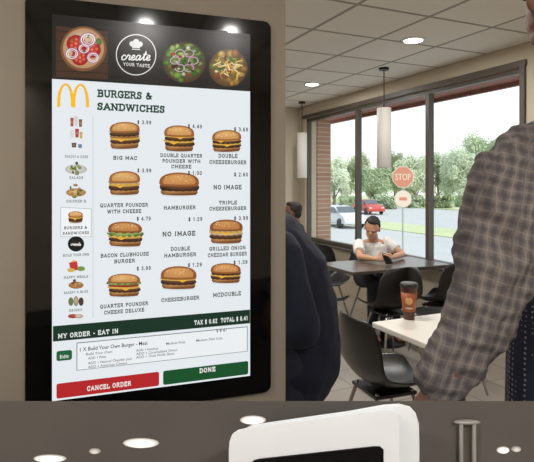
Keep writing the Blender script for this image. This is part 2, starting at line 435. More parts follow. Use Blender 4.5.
# slab serif capitals drawn as strokes: (width, strokes, serif points)
SLAB={
'A':(.96,[[(.1,0),(.48,1),(.86,0)],[(.25,.32),(.71,.32)]],[(.1,0),(.86,0)]),
'B':(.84,[[(.18,0),(.18,1),(.52,1),(.68,.9),(.68,.64),(.52,.54),(.18,.54)],[(.52,.54),(.73,.42),(.73,.12),(.52,0),(.18,0)]],[(.12,0),(.12,1)]),
'C':(.86,[[(.74,.76),(.62,.95),(.42,1),(.22,.9),(.12,.65),(.12,.35),(.22,.1),(.42,0),(.62,.05),(.76,.24)],[(.74,1),(.74,.72)]],[]),
'D':(.9,[[(.18,0),(.18,1),(.5,1),(.7,.88),(.78,.62),(.78,.38),(.7,.12),(.5,0),(.18,0)]],[(.12,0),(.12,1)]),
'E':(.82,[[(.7,.76),(.7,1),(.18,1),(.18,0),(.72,0),(.72,.26)],[(.18,.52),(.54,.52)]],[(.12,0),(.12,1)]),
'F':(.78,[[(.7,.74),(.7,1),(.18,1),(.18,0)],[(.18,.5),(.54,.5)]],[(.18,0),(.12,1)]),
'G':(.92,[[(.74,.78),(.62,.95),(.42,1),(.22,.9),(.12,.65),(.12,.35),(.22,.1),(.42,0),(.62,.04),(.76,.16),(.76,.44)],[(.52,.44),(.86,.44)],[(.74,1),(.74,.74)]],[]),
'H':(.98,[[(.18,0),(.18,1)],[(.8,0),(.8,1)],[(.18,.52),(.8,.52)]],[(.18,0),(.18,1),(.8,0),(.8,1)]),
'I':(.46,[[(.23,0),(.23,1)]],[(.23,0),(.23,1)]),
'K':(.94,[[(.18,0),(.18,1)],[(.78,1),(.2,.45)],[(.4,.62),(.8,0)]],[(.18,0),(.18,1),(.78,1),(.8,0)]),
'L':(.78,[[(.18,1),(.18,0),(.7,0),(.7,.3)]],[(.18,1),(.12,0)]),
'M':(1.14,[[(.18,0),(.2,1),(.57,.25),(.94,1),(.96,0)]],[(.18,0),(.14,1),(.96,0),(1.0,1)]),
'N':(1.0,[[(.18,0),(.18,1),(.8,0),(.8,1)]],[(.18,0),(.12,1),(.8,1)]),
'O':(.92,[[(.46,1),(.26,.92),(.12,.66),(.12,.34),(.26,.08),(.46,0),(.66,.08),(.8,.34),(.8,.66),(.66,.92),(.46,1)]],[]),
'P':(.82,[[(.18,0),(.18,1),(.54,1),(.72,.88),(.72,.6),(.54,.46),(.18,.46)]],[(.18,0),(.12,1)]),
'Q':(.92,[[(.46,1),(.26,.92),(.12,.66),(.12,.34),(.26,.08),(.46,0),(.66,.08),(.8,.34),(.8,.66),(.66,.92),(.46,1)],[(.45,.2),(.82,-.14)]],[]),
'R':(.92,[[(.18,0),(.18,1),(.54,1),(.7,.9),(.7,.62),(.54,.5),(.18,.5)],[(.5,.5),(.76,0)]],[(.18,0),(.12,1),(.8,0)]),
'S':(.78,[[(.64,.78),(.56,.94),(.38,1),(.2,.92),(.14,.76),(.22,.6),(.54,.46),(.64,.3),(.6,.1),(.4,0),(.2,.06),(.12,.24)],[(.64,1),(.64,.76)],[(.12,0),(.12,.24)]],[]),
'T':(.86,[[(.43,0),(.43,1)],[(.1,.74),(.1,1),(.76,1),(.76,.74)]],[(.43,0)]),
'U':(.96,[[(.18,1),(.18,.3),(.28,.06),(.48,0),(.68,.06),(.78,.3),(.78,1)]],[(.18,1),(.78,1)]),
'W':(1.3,[[(.1,1),(.38,0),(.65,.9),(.92,0),(1.2,1)]],[(.12,1),(.65,.97),(1.18,1)]),
'X':(.94,[[(.14,0),(.8,1)],[(.14,1),(.8,0)]],[(.14,0),(.8,0),(.14,1),(.8,1)]),
'Y':(.92,[[(.12,1),(.46,.46),(.8,1)],[(.46,.46),(.46,0)]],[(.12,1),(.8,1),(.46,0)]),
'&':(1.0,[[(.86,.04),(.3,.66),(.26,.84),(.4,1),(.56,.86),(.5,.68),(.2,.42),(.14,.2),(.3,0),(.52,.04),(.74,.3),(.8,.5)]],[(.82,.5)]),
'-':(.5,[[(.1,.42),(.4,.42)]],[]), ' ':(.42,[],[]), '.':(.34,[[(.17,0),(.17,.12)]],[]),
'$':(.72,[[(.6,.76),(.5,.92),(.34,.94),(.16,.84),(.16,.62),(.54,.42),(.58,.2),(.42,.06),(.24,.06),(.12,.24)],[(.36,1.1),(.36,-.12)]],[]),
'0':(.74,[[(.37,1),(.18,.85),(.12,.5),(.18,.15),(.37,0),(.56,.15),(.62,.5),(.56,.85),(.37,1)]],[]),
'1':(.6,[[(.12,.78),(.32,1),(.32,0)]],[(.32,0)]),
'2':(.72,[[(.12,.74),(.2,.94),(.36,1),(.54,.92),(.58,.7),(.12,0),(.62,0)]],[]),
'3':(.72,[[(.12,.9),(.36,1),(.56,.88),(.54,.62),(.32,.54),(.56,.44),(.6,.16),(.38,0),(.12,.1)]],[]),
'4':(.76,[[(.5,0),(.5,1),(.08,.3),(.68,.3)]],[(.5,0)]),
'6':(.74,[[(.56,.9),(.36,1),(.18,.8),(.12,.4),(.2,.08),(.38,0),(.58,.12),(.6,.42),(.4,.58),(.16,.44)]],[]),
'7':(.7,[[(.1,.8),(.1,1),(.6,1),(.28,0)]],[]),
'8':(.74,[[(.37,.54),(.18,.7),(.18,.9),(.37,1),(.56,.9),(.56,.7),(.37,.54),(.14,.36),(.14,.12),(.37,0),(.6,.12),(.6,.36),(.37,.54)]],[]),
'9':(.74,[[(.18,.1),(.38,0),(.56,.2),(.62,.6),(.54,.92),(.36,1),(.16,.88),(.14,.58),(.34,.42),(.58,.56)]],[]),
}
def slab_geo(s,wt,small):
    V_=[];F_=[];x0=0; sl=.11 if small else .15
    def seg(a,b,w):
        dx,dy=b[0]-a[0],b[1]-a[1]; L=math.hypot(dx,dy) or 1e-6; ex,ey=dx/L*w*.38,dy/L*w*.38; nx,ny=-dy/L*w/2,dx/L*w/2
        i=len(V_)
        V_.extend([(a[0]-ex+nx,a[1]-ey+ny),(a[0]-ex-nx,a[1]-ey-ny),(b[0]+ex-nx,b[1]+ey-ny),(b[0]+ex+nx,b[1]+ey+ny)]); F_.append((i,i+1,i+2,i+3))
    h=wt/2
    for ch in s:
        w,st,sf=SLAB[ch]
        m=lambda p:(x0+p[0],h*.9+p[1]*(1-wt*.9))
        for pl in st:
            for a,b in zip(pl,pl[1:]): seg(m(a),m(b),wt)
        for p in sf: q=m(p); seg((q[0]-sl,q[1]),(q[0]+sl,q[1]),wt*(.6 if small else .75))
        x0+=w+(.16 if small else .08)
    return V_,F_
def txt(s, x0, x1, yb, cap, col, bold=.0, name='menu_text', y=.0046, slab=False, shear=0.0):
    if slab:
        V_,F_=slab_geo(s,bold or .19,cap<6); me=bpy.data.meshes.new(name); me.from_pydata([(a,b,0) for a,b in V_],[],F_); H=1.0
    else:
        me=text_mesh(s,bold); H=.69
        if shear:
            for v in me.vertices: v.co.x+=v.co.y*shear
    xs=[v.co.x for v in me.vertices]; mn,mx_=min(xs),max(xs)
    ua,_=S(x0,yb); ub,_=S(x1,yb)
    um,zm=S((x0+x1)/2,yb)
    Y=K0[1]+KD[1]*um
    sc=cap/F*Y/H
    for v in me.vertices:
        v.co=((v.co.x-mn)/(mx_-mn)*(ub-ua)+ua, -y, zm+v.co.y*sc)
    ca=me.color_attributes.new('Col','FLOAT_COLOR','POINT'); l=lin(col)+[1]
    for d in ca.data: d.color=l
    return link(name,me,M['screen'],SCR)
INK=(48,48,46); GREEN=(30,66,46)
# banner
rnd=random.Random(3)
g=G(.0012); zb=S(53,79)[1]; g.raw([(U0,zb),(U1,zb),(U1,Z1),(U0,Z1)],[(32,29,27)]*4)
for k in range(26):
    x=54+rnd.random()*180; yy=17+(x-53)*.08+rnd.random()*58; L=8+rnd.random()*10; c=rnd.choice([(44,37,32),(24,22,21),(52,42,34)])
    x2=min(x+L,249); g.line((x,yy),(x2,yy+(x2-x)*.03),1.2,c)
g.poly([(56,26),(108,32),(108,79.5),(56,77)],(72,48,34))
for k in range(5): g.line((56,31+10*k),(108,35.5+9.5*k),.9,(46,30,22))
g.build('banner',SCR)
def bits(g,cx,cy,R,n,cols,smin,smax,seed):
    r=random.Random(seed)
    for k in range(n):
        a=r.random()*6.28; q=R*math.sqrt(r.random()); c=r.choice(cols); j=r.uniform(.75,1.1); c=tuple(min(255,int(v*j)) for v in c)
        g.ellipse(cx+q*math.cos(a),cy+q*math.sin(a),r.uniform(smin,smax),r.uniform(smin,smax)*.8,c,tuple(int(v*.62) for v in c),9)
g=G(.0022)
g.ellipse(83.5,49,23,22.5,(196,150,104),(120,78,48),36); g.ellipse(83.5,48.5,20.5,20,(226,204,176),(186,142,100),32)
bits(g,83.5,48.5,17,18,[(128,164,76),(96,140,60),(214,190,160)],3,5.5,5)
for x,y,r in ((76,44,9.5),(92,50,9),(80,58,8.5)):
    g.ellipse(x,y,r,r*.92,(204,52,42),(150,28,28),22)
    for k in range(6):
        a=k*1.05+x; g.ellipse(x+r*.5*math.cos(a),y+r*.46*math.sin(a),r*.2,r*.2,(226,120,84),(206,72,56),8)
    g.ellipse(x,y,r*.2,r*.18,(232,150,120),(210,90,70),8)
for x,y,r in ((88,40,8.5),(72,54,7),(93,58,6.5),(84,49,6)):
    g.ring(x,y,r,r*.86,.13,(150,70,112),(196,150,176),22); g.ring(x,y,r*.85,r*.73,.16,(240,232,236),(246,240,242),22)
    g.ring(x,y,r*.6,r*.5,.18,(226,206,218),(240,232,236),18)
bits(g,83.5,48.5,19,14,[(240,226,206),(110,150,66)],.7,1.4,8)
g.build('food_picture',SCR)
g=G(.0022); g.ring(136,55,20.2,20.6,.045,(236,236,232),None,40)
for x,y,r in ((132,44,2.7),(136,42.4,3.2),(140,44.4,2.7)): g.ellipse(x,y,r,r,(228,228,224),None,16)
g.poly([(131.6,45),(140.4,45.4),(139.9,48.4),(132.1,48.1)],(228,228,224)); g.line((131.9,49.4),(140.1,49.7),.9,(228,228,224))
CUR={'c':(.62,[[(.52,.72),(.36,.98),(.1,.7),(.08,.25),(.3,0),(.62,.25)]]),'r':(.68,[[(0,.25),(.2,.95),(.24,1.08),(.3,.88),(.52,.84),(.46,.3),(.54,.02),(.68,.25)]]),
'e':(.62,[[(0,.25),(.34,.5),(.46,.8),(.32,1),(.12,.72),(.12,.2),(.32,0),(.62,.25)]]),'a':(.86,[[(.58,.78),(.36,1),(.1,.62),(.12,.12),(.3,.02),(.52,.4),(.62,.95),(.58,.2),(.68,0),(.86,.25)]]),
't':(.6,[[(0,.25),(.3,1.0),(.38,1.75),(.28,.6),(.3,.1),(.42,0),(.6,.25)],[(.08,1.1),(.62,1.2)]])}
def script(g,s,x0,yb,sx,sy,w,col,slope=.02):
    x=x0
    for ch in s:
        cw,st=CUR[ch]
        for pl in st: g.curve([(x+(a+.18*b)*sx, yb-b*sy+slope*(x-x0)) for a,b in pl],w,col)
        x+=cw*sx
script(g,'create',120.8,60.2,7.3,5.2,1.25,(242,242,238))
g.build('round_emblem',SCR)
txt('YOUR TASTE',123,149.5,67,3.3,(240,240,236),.16,slab=True)
g=G(.0022); g.ellipse(184,62.5,21.5,20.8,(140,118,74),(70,52,34))
bits(g,184,62.5,18,54,[(104,152,54),(140,182,76),(76,128,44),(172,200,110),(92,140,50)],2.2,5,11)
for k in range(6):
    a=k*1.05; g.ring(184+9*math.cos(a),61+8.5*math.sin(a),5.6,4.2,.22,(150,84,122),(226,206,216),18)
bits(g,184,62,15,18,[(206,60,46),(226,214,180),(236,226,206),(90,50,36)],1.2,2.8,13)
g.build('food_picture',SCR)
g=G(.0022); g.ellipse(228,68,19.5,18.8,(166,130,66),(84,60,34))
bits(g,228,68,16,34,[(214,176,84),(190,146,60),(160,166,80),(170,104,52)],2.5,5,17)
for k in range(36):
    a=rnd.random()*6.28; r=rnd.random()*13; b=rnd.random()*3.14; L=2+rnd.random()*2.5
    c=rnd.choice([(226,194,104),(206,166,76),(238,220,160),(150,160,74),(186,120,60)])
    x,y=228+r*math.cos(a),67+r*math.sin(a); g.line((x-L*math.cos(b),y-L*math.sin(b)),(x+L*math.cos(b),y+L*math.sin(b)),1.2,c)
bits(g,228,67,13,14,[(96,140,56),(196,70,50),(240,228,196)],1,2.2,19)
g.build('food_picture',SCR)
# golden arches emblem
g=G(.0022)
def arch(cx,w,top,bot):
    outer=[]; inner=[]
    for k in range(15):
        a=PI-PI*k/14
        outer.append((cx+w*math.cos(a), bot-(bot-top)*math.sin(a)**.8 if 0<k<14 else bot))
        wi=w*.62
        inner.append((cx+wi*math.cos(a), bot-(bot-top-2.0)*math.sin(a)**.8 if 0<k<14 else bot))
    for k in range(14): g.poly([outer[k],outer[k+1],inner[k+1],inner[k]],(252,192,26))
arch(65.6,8.6,83.5,107); arch(80.6,8.6,84.0,107.5)
g.build('arches_logo',SCR)
txt('BURGERS &',97,152,98.8,7.6,GREEN,.22,slab=True); txt('SANDWICHES',97,164.5,111.8,7.4,GREEN,.22,slab=True)
WT={'l':1.3,'g':.6,'p':1.5,'c':.8,'t':.9,'b':.9,'o':.8}
def burger(cx,cy,w,h,kind,seed=1,dome=.5,bun=((232,180,112),(150,90,44))):
    """dome: share of the height taken by the top bun"""
    g=G(.0022); hw=w/2; hh=h/2; r=random.Random(seed); tilt=r.uniform(-.025,.03)
    top=cy-hh; yb=top+h*dome; bot0=cy+hh-h*.24
    def band(y0,y1,k,c,c2=None,wob=0,dx=0):
        n=18; q=y1-y0
        up=[(cx+dx-hw*k+2*hw*k*i/n, y0+(wob*math.sin(i*1.7+seed) if wob else 0)+ (0 if 0<i<n else q*.3)) for i in range(n+1)]
        dn=[(cx+dx+hw*k-2*hw*k*i/n, y1+(wob*math.sin(i*2.1+seed) if wob else 0)- (0 if 0<i<n else q*.3)) for i in range(n+1)]
        sag=lambda p:(p[0],p[1]+1.1*(1-((p[0]-cx)/hw)**2)-.5+tilt*(p[0]-cx))
        cc=[tuple(int(v*(.78+.22*(1-((p[0]-cx)/hw/1.1)**2))) for v in c) for p in up]
        c2_=c2 or c; cd=[tuple(int(v*(.72+.2*(1-((p[0]-cx)/hw/1.1)**2))) for v in c2_) for p in dn]
        g.raw([S(*sag(p)) for p in up+dn],cc+cd)
    g.ellipse(cx,cy+hh-.2,hw*.98,1.6,(200,206,208),(228,234,238),20)
    band(bot0-.8,cy+hh-.6,.9,(220,162,98),(146,90,46))
    tot=sum(WT[c] for c in kind); span=bot0-yb+1.2; y=yb-.9; lay=[]
    for c in kind: st=span*WT[c]/tot; lay.append((c,y,st)); y+=st
    for c,y0,st in [q for q in reversed(lay) if q[0] not in 'lg']+[q for q in lay if q[0] in 'lg']:
        y1=y0+st; dx=r.uniform(-.7,.7)
        if c=='p': band(y0-.2,y1+.6,.96,(120,76,50),(60,36,26),.25,dx)
        elif c=='c':
            band(y0,y1+.5,.97,(248,196,82),None,0,dx); s=r.uniform(-.3,.4)
            g.poly([(cx+hw*(s-.4),y1+.3),(cx+hw*(s+.2),y1+.3),(cx+hw*(s-.1),y1+2.6)],(240,180,60))
        elif c in 'lg':
            band(y0-.2,y1+.3,1.05 if c=='l' else .97,(150,174,90) if c=='l' else (170,180,112),(92,124,54),.8,dx)
            for q in range(5): g.ellipse(cx+hw*r.uniform(-.9,.9),(y0+y1)/2+.6,r.uniform(1.5,3),st*.4,(176,196,116),(112,146,68),8)
        elif c=='t': band(y0,y1+.3,.93,(206,76,58),(160,44,36),0,dx)
        elif c=='b': band(y0-.2,y1+.4,.95,(228,170,104),(176,112,58))
        elif c=='o': band(y0,y1+.4,.98,(236,222,194),(200,164,120),.5,dx)
    n=22; pts=[]; ht=yb-top
    for i in range(n+1):
        a=PI*i/n; pts.append((cx-hw*.97*math.cos(a), yb-ht*.14-ht*.86*math.sin(a)**.7+tilt*hw*-math.cos(a)))
    for i in range(9):
        x=cx+hw*.9*(1-2*i/8); pts.append((x,yb+.2+1.0*(1-((x-cx)/hw)**2)+tilt*(x-cx)))
    mid=tuple((a*2+b)//3 for a,b in zip(*bun))
    g.fan((cx-hw*.1,top+ht*.42),pts,mid,bun[1])
    ins=[(cx+(p[0]-cx)*.82,top+ht*.46+(p[1]-top-ht*.46)*.74) for p in pts]; g.fan((cx-hw*.12,top+ht*.3),ins,bun[0],mid)
    for i in range(12):
        g.ellipse(cx+hw*(1.3*r.random()-.65), top+ht*(.2+.5*r.random()),.55,.38,(244,220,178),None,6)
    g.build('burger_picture',SCR)
PB=((224,164,98),(142,82,38))
burger(124.5,135.5,31,27,'gpbcp',1,.36); burger(179,138.5,31,26,'cpcp',2,.4); burger(226.5,141,30,22,'cpcp',3,.44)
burger(124.5,183,32,24,'ocp',4,.46); burger(179,184,41,23,'p',5,.57,PB)
burger(125,234,35,25,'tlcp',6,.4,((216,156,90),(136,76,36))); burger(226,231.5,34,24,'ocop',7,.44,((212,150,86),(130,74,36)))
burger(124,285,33,23,'ltcp',8,.38); burger(178.5,277.5,37,23,'cp',9,.54,PB); burger(225.5,273,31,20,'pcp',10,.47,PB)
def cap(lines,cx,y,ws,capy=3.9,dy=6.2):
    for i,(s,w) in enumerate(zip(lines,ws)): txt(s,cx-w/2,cx+w/2,y+i*dy,capy,INK,.2,slab=True)
cap(['BIG MAC'],125,160,[24]); cap(['DOUBLE QUARTER','POUNDER WITH','CHEESE'],181,157.5,[42,38,20],3.7,5.5); cap(['DOUBLE','CHEESEBURGER'],227.5,158,[19,37])
cap(['QUARTER POUNDER','WITH CHEESE'],124,207,[48,34]); cap(['HAMBURGER'],179.5,209.5,[32]); cap(['TRIPLE','CHEESEBURGER'],227.5,204.5,[18,37],3.8,5.8)
cap(['BACON CLUBHOUSE','BURGER'],124.5,256.5,[48,21]); cap(['DOUBLE','HAMBURGER'],180,250.5,[19,32]); cap(['GRILLED ONION','CHEDDAR BURGER'],227,250,[36,39])
cap(['QUARTER POUNDER','CHEESE DELUXE'],124,306.5,[48,40]); cap(['CHEESEBURGER'],180,300.5,[38]); cap(['MCDOUBLE'],226.5,296,[28],4.2)
cap(['NO IMAGE'],227,189.5,[28],4.6); cap(['NO IMAGE'],178.5,236,[33],4.9)
for s,x,y in (('$ 3.99',144,124.5),('$ 4.49',194.5,128.5),('$ 3.69',240.5,131.5),('$ 3.99',144,172.5),('$ 1.00',194.5,175),('$ 2.60',240.5,176.5),
              ('$ 4.79',143.5,220.5),('$ 1.29',195,221),('$ 3.99',240.5,220),('$ 3.99',143.5,270),('$ 1.29',194.5,266.5),('$ 1.39',240,264)):
    txt(s,x-7,x+7,y,3.9,(46,46,46),.18,'price_text',slab=True)
# category column
g=G(.0016); g.line((93,116),(93,318),.6,(196,204,206)); g.build('divider_line',SCR)
def mute(c): return tuple(int(v*.85+24) for v in c)
def cat(name,shapes):
    g=G(.0022); x0,y0=shapes[0][0],shapes[0][1]
    for s in shapes:
        s=list(s); s[0]=x0+(s[0]-x0)*.85; s[1]=y0+(s[1]-y0)*.85; s[2]*=.85; s[3]*=.85; s[4]=mute(s[4])
        if len(s)>5: s[5]=mute(s[5])
        g.ellipse(*s)
    g.build(name,SCR)
g=G(.0022)
for x,y,w,h,c in ((72,122,3.4,9,(190,60,50)),(76,121,3.4,10,(220,220,216)),(80.5,123,3.4,8,(120,80,60)),(72,134,4,8,(230,230,226)),(77,133,4,9,(180,50,46)),(81,135,3,7,(210,170,90)),(74,145,5,5,(90,60,44)),(80,146,4,4,(70,110,160))):
    g.poly([(x-w/2,y-h/2),(x+w/2,y-h/2+.3),(x+w/2*.8,y+h/2),(x-w/2*.8,y+h/2)],mute(c))
    g.poly([(x-w*.3,y-h*.1),(x+w*.3,y-h*.1),(x+w*.28,y+h*.2),(x-w*.28,y+h*.2)],tuple(min(255,int(v*.6+80)) for v in c)); g.line((x-w*.45,y-h/2),(x+w*.45,y-h/2),.8,(240,240,238))
g.build('category_picture',SCR)
g=G(.0022); g.ellipse(76,169.3,11,4.8,(232,230,222),(186,186,178),24); bits(g,75,168.2,6.5,16,[(110,150,60),(150,180,84),(190,80,50),(226,214,170)],.9,2.2,21); g.build('category_picture',SCR)
g=G(.0022); g.ellipse(76,192.5,10,4.2,(224,190,130),(170,120,70),20); bits(g,76,191.8,7,14,[(206,156,86),(226,186,120),(180,124,62),(130,160,70)],1,2.4,22); g.build('category_picture',SCR)
CT='category_text'; CI=(74,74,72)
txt('SNACKS & SIDES',65,88,158,2.6,CI,.16,CT,slab=True); txt('SALADS',69.5,83,179,2.6,CI,.16,CT,slab=True); txt('CHICKEN &',66.5,86,202.5,2.8,CI,.17,CT,slab=True)
g=G(.0014); g.poly([(60.5,207),(91.5,208.5),(91.5,237),(60.5,237)],(176,187,186)); g.poly([(61.1,207.6),(90.9,209.1),(90.9,236.4),(61.1,236.4)],(246,249,250)); g.build('category_box',SCR)
burger(75.5,217,15,11.5,'gcp',11,.44)
txt('BURGERS &',64,87,229,2.9,INK,.19,CT,slab=True); txt('SANDWICHES',62.8,89,234.3,2.9,INK,.19,CT,slab=True)
g=G(.0022); g.ellipse(76,243.8,8.2,7.6,(30,30,30),(14,14,14)); script(g,'create',70.6,245.4,2.55,1.9,.6,(236,236,232)); g.build('category_picture',SCR)
txt('BUILD YOUR OWN',63,89,256,2.6,CI,.17,CT,slab=True)
g=G(.0022); g.poly([(69,262.5),(77,261),(78.5,270),(70.5,270.8)],mute((206,40,36))); g.poly([(71,262),(74,259.5),(76.5,261.3)],mute((240,190,50))); g.ellipse(81,268.5,4,2.4,mute((110,150,60))); g.ellipse(71,270,4,2,mute((226,180,70))); g.build('category_picture',SCR)
txt('HAPPY MEALS',64,88,278,2.6,CI,.17,CT,slab=True)
g=G(.0022); g.ellipse(76,285,7.5,3.6,(218,168,100),(150,92,52),20); bits(g,76,284.5,5,8,[(110,64,42),(226,190,130),(196,140,80)],1,2.2,24); g.build('category_picture',SCR)
txt('BAKERY & BLISS',64,88,293,2.5,CI,.16,CT,slab=True)
cat('category_picture',[(76,301,3,6,(206,190,170),(160,120,90)),(70,301.5,3,5,(90,120,60)),(82,301.5,3,5,(60,44,36))])
txt('DRINKS',69,82,311,2.5,CI,.16,CT,slab=True)
cat('category_picture',[(73,316,6,2.5,(200,60,60),(150,40,40)),(80,316,5,2.5,(232,220,200),(180,150,120))])
# order bar
def quadbar(g,x0,x1,y0l,y1l,col):
    u0,za=S(x0,y0l); _,zb=S(x0,y1l); u1,_=S(x1,200)
    g.raw([(u0,zb),(u1,zb),(u1,za),(u0,za)],[col]*4)
g=G(.0016); quadbar(g,53,249.8,326,341.5,(24,52,38)); g.build('order_bar',SCR)
txt('MY ORDER - EAT IN',58,118,335.5,4.8,(235,240,236),.2,'order_text',slab=True); txt('TAX $ 0.62  TOTAL $ 8.41',194,247,322.3,4.6,(235,240,236),.2,'order_text',slab=True)
g=G(.0014); quadbar(g,76.5,247.5,342.5,370.5,(120,130,130)); g.y+=.0002
u0,za=S(77.3,343.3); _,zb=S(77.3,369.8); u1,_=S(246.8,200); g.raw([(u0,zb),(u1,zb),(u1,za),(u0,za)],[(240,244,246)]*4); g.build('order_box',SCR)
txt('1 X Build Your Own Burger - Meal',80,147,347.5,3.6,INK,.012,'order_text'); txt('$ 8.41',216,226,331.5,3.2,INK,.17,'order_text',slab=True)
for s,x0,x1,y in (('Build Your Own',86,112,353.5),('ADD 1 Patty',88,106,358),('ADD 1 Natural Cheddar Jack',88,132,361.5),('ADD 1 American Cheese',88,127,365.5),('ADD 1 Ketchup',136,158,350),('ADD 1 Caramelized Onion',136,177,352.5),('ADD 1 Thick Pickle Slices',136,174,356),('Medium Fries',166,185,343.5),('Medium Diet Cola',196,222,340)):
    txt(s,x0,x1,y,2.4,(70,70,70),0.005,'order_text')
def button(x0,x1,ya,yb,c,name='button'):
    u0,za=S(x0,ya); _,zb=S(x0,yb); u1,_=S(x1,200)
    g=G(.0022); p=rrect(u0,u1,zb,za,.005,4); g.raw(p,[c]*len(p)); g.build(name,SCR)
button(56.5,72,351,361,(30,96,56)); txt('Edit',60,69,357.5,3.4,(240,240,236),.01,'button_text')
button(56.5,159,383.5,398.5,(184,38,42)); txt('CANCEL ORDER',87,131,387.8,4.8,(245,240,236),.2,'button_text',slab=True)
button(163,248,370.7,384.8,(24,82,44)); txt('DONE',199,215,371.6,4.6,(245,245,240),.2,'button_text',slab=True)

# ---------------------------------------------------------------- second white terminal near the camera
KY=.78
t = thing('white_kiosk','white rounded self order terminal with dark screen in front of the brown ceiling stand-in','kiosk',(.08,KY+.05,0))
def kp(pix,Y): return [((px-CX)/F*Y-.08, CZ-(py-HY)/F*Y) for px,py in pix]
front=[(228,475),(228.3,450),(229,441),(232,433.5),(238,429.5),(247,427.5),(300,420),(350,413.2),(380,409.3),(389,409),(395,410.5),(399,415),(400.5,424),(401,475)]
back=[(233,478),(234,446),(240,431),(252,425),(300,418),(350,411),(385,404.6),(400,403.6),(411,406.5),(417,413),(420.5,424),(421,445),(421,478)]
def shell(poly,y0,y1,dz,zb):
    bm=bmesh.new(); p=[(x,z) for x,z in poly]; p[0]=(p[0][0],zb); p[-1]=(p[-1][0],zb)
    f=[bm.verts.new((x,y0,z)) for x,z in p]; b=[bm.verts.new((x*.97,y1,z-(dz if z>zb+.01 else 0))) for x,z in p]
    bm.faces.new(f); bm.faces.new(list(reversed(b))); n=len(p)
    for k in range(n): bm.faces.new((f[k],f[(k+1)%n],b[(k+1)%n],b[k]))
    return bm
o=obj('front_shell',shell(kp(front,KY),-.05,-.03,.011,.62),M['white'],t); bevel(o,.0025,3,True)
o=obj('rear_housing',shell(kp(back,KY+.021),-.026,.05,.05,.60),M['white'],t); bevel(o,.005,3,True)
sp=kp([(249,475),(250,464),(254,460.5),(260,459),(374,446.6),(380,446.6),(383.5,449.5),(384,475)],KY-.0015); sp[0]=(sp[0][0],.68); sp[-1]=(sp[-1][0],.68)
bm=bmesh.new(); plate(bm,sp,-.0525,-.0495); obj('screen',bm,M['dark_screen'],t)
bm=bmesh.new(); box(bm,(-.05,-.02,.02),(.05,.03,.62)); o=obj('stand',bm,M['white'],t); bevel(o,.008)
bm=bmesh.new(); box(bm,(-.14,-.1,0),(.14,.07,.02)); o=obj('base',bm,M['white'],t); bevel(o,.006)

# ---------------------------------------------------------------- ceiling lights, pendants
def light(loc, e, size=.25):
    l=bpy.data.lights.new('ceiling_area','AREA'); l.shape='DISK'; l.size=size; l.energy=e; l.color=(1,.975,.935)
    o=bpy.data.objects.new('ceiling_area',l); COL.objects.link(o); o.location=loc
def downlight(x,y,label,e=26,k=1.0):
    t=thing('downlight',label,'ceiling light',(x,y,CH),0,'recessed round ceiling lights')
    bm=bmesh.new(); lathe(bm,[(.098*k,0),(.098*k,-.006),(.08*k,-.008)],(0,0,0),28); obj('trim_ring',bm,M['white'],t,True)
    bm=bmesh.new(); lathe(bm,[(.075*k,-.0085),(.06*k,-.011)],(0,0,0),28); obj('lens',bm,M['lamp'],t,True)
    light((x,y,CH-.03),e,.1*k)
downlight(1.21,4.3,'large round recessed downlight in the ceiling nearest the right windows',18)
downlight(.535,6.18,'small far round downlight above the left end of the windows',20)
downlight(.815,-.965,'round downlight behind the viewpoint mirrored at left on the kiosk glass',26,.42)
downlight(1.40,-.71,'round downlight behind the viewpoint mirrored at right on the kiosk glass',20,.42)
for i,(x,y) in enumerate(((-1.3,4.6),(-1.6,2.4),(-1.4,-.6),(2.4,1.4),(.0,2.75),(-.2,-2.6),(.4,-4))):  # added unseen area lamps without fixtures, they brighten the room
    light((x,y,CH-.03),(26,30,32,16,22,30,30)[i],.5)
def pendant(px,Y,yt,yb,label):
    X=(px-CX)/F*Y; zt=CZ-(yt-HY)/F*Y; zb=CZ-(yb-HY)/F*Y; r=.072
    t=thing('pendant_lamp',label,'pendant lamp',(X,Y,zb),0,'cylinder pendant lamps')
    bm=bmesh.new(); lathe(bm,[(r-.006,.0),(r,.004),(r,zt-zb-.004),(r-.006,zt-zb)]); o=obj('shade',bm,M['pend'],t,True)
    bm=bmesh.new(); tube(bm,[((0,0,zt-zb-.005),.006),((0,0,CH-zb-.01),.006)],8,dome=False); obj('rod',bm,M['black'],t)
    bm=bmesh.new(); lathe(bm,[(.05,CH-zb-.025),(.05,CH-zb)]); obj('canopy',bm,M['black'],t)
pendant(384,5.33,108,168,'pale cylinder pendant lamp hanging before the mullion between the two right windows')
pendant(302,7.5,133,178,'small far cylinder pendant lamp at the left end of the windows')

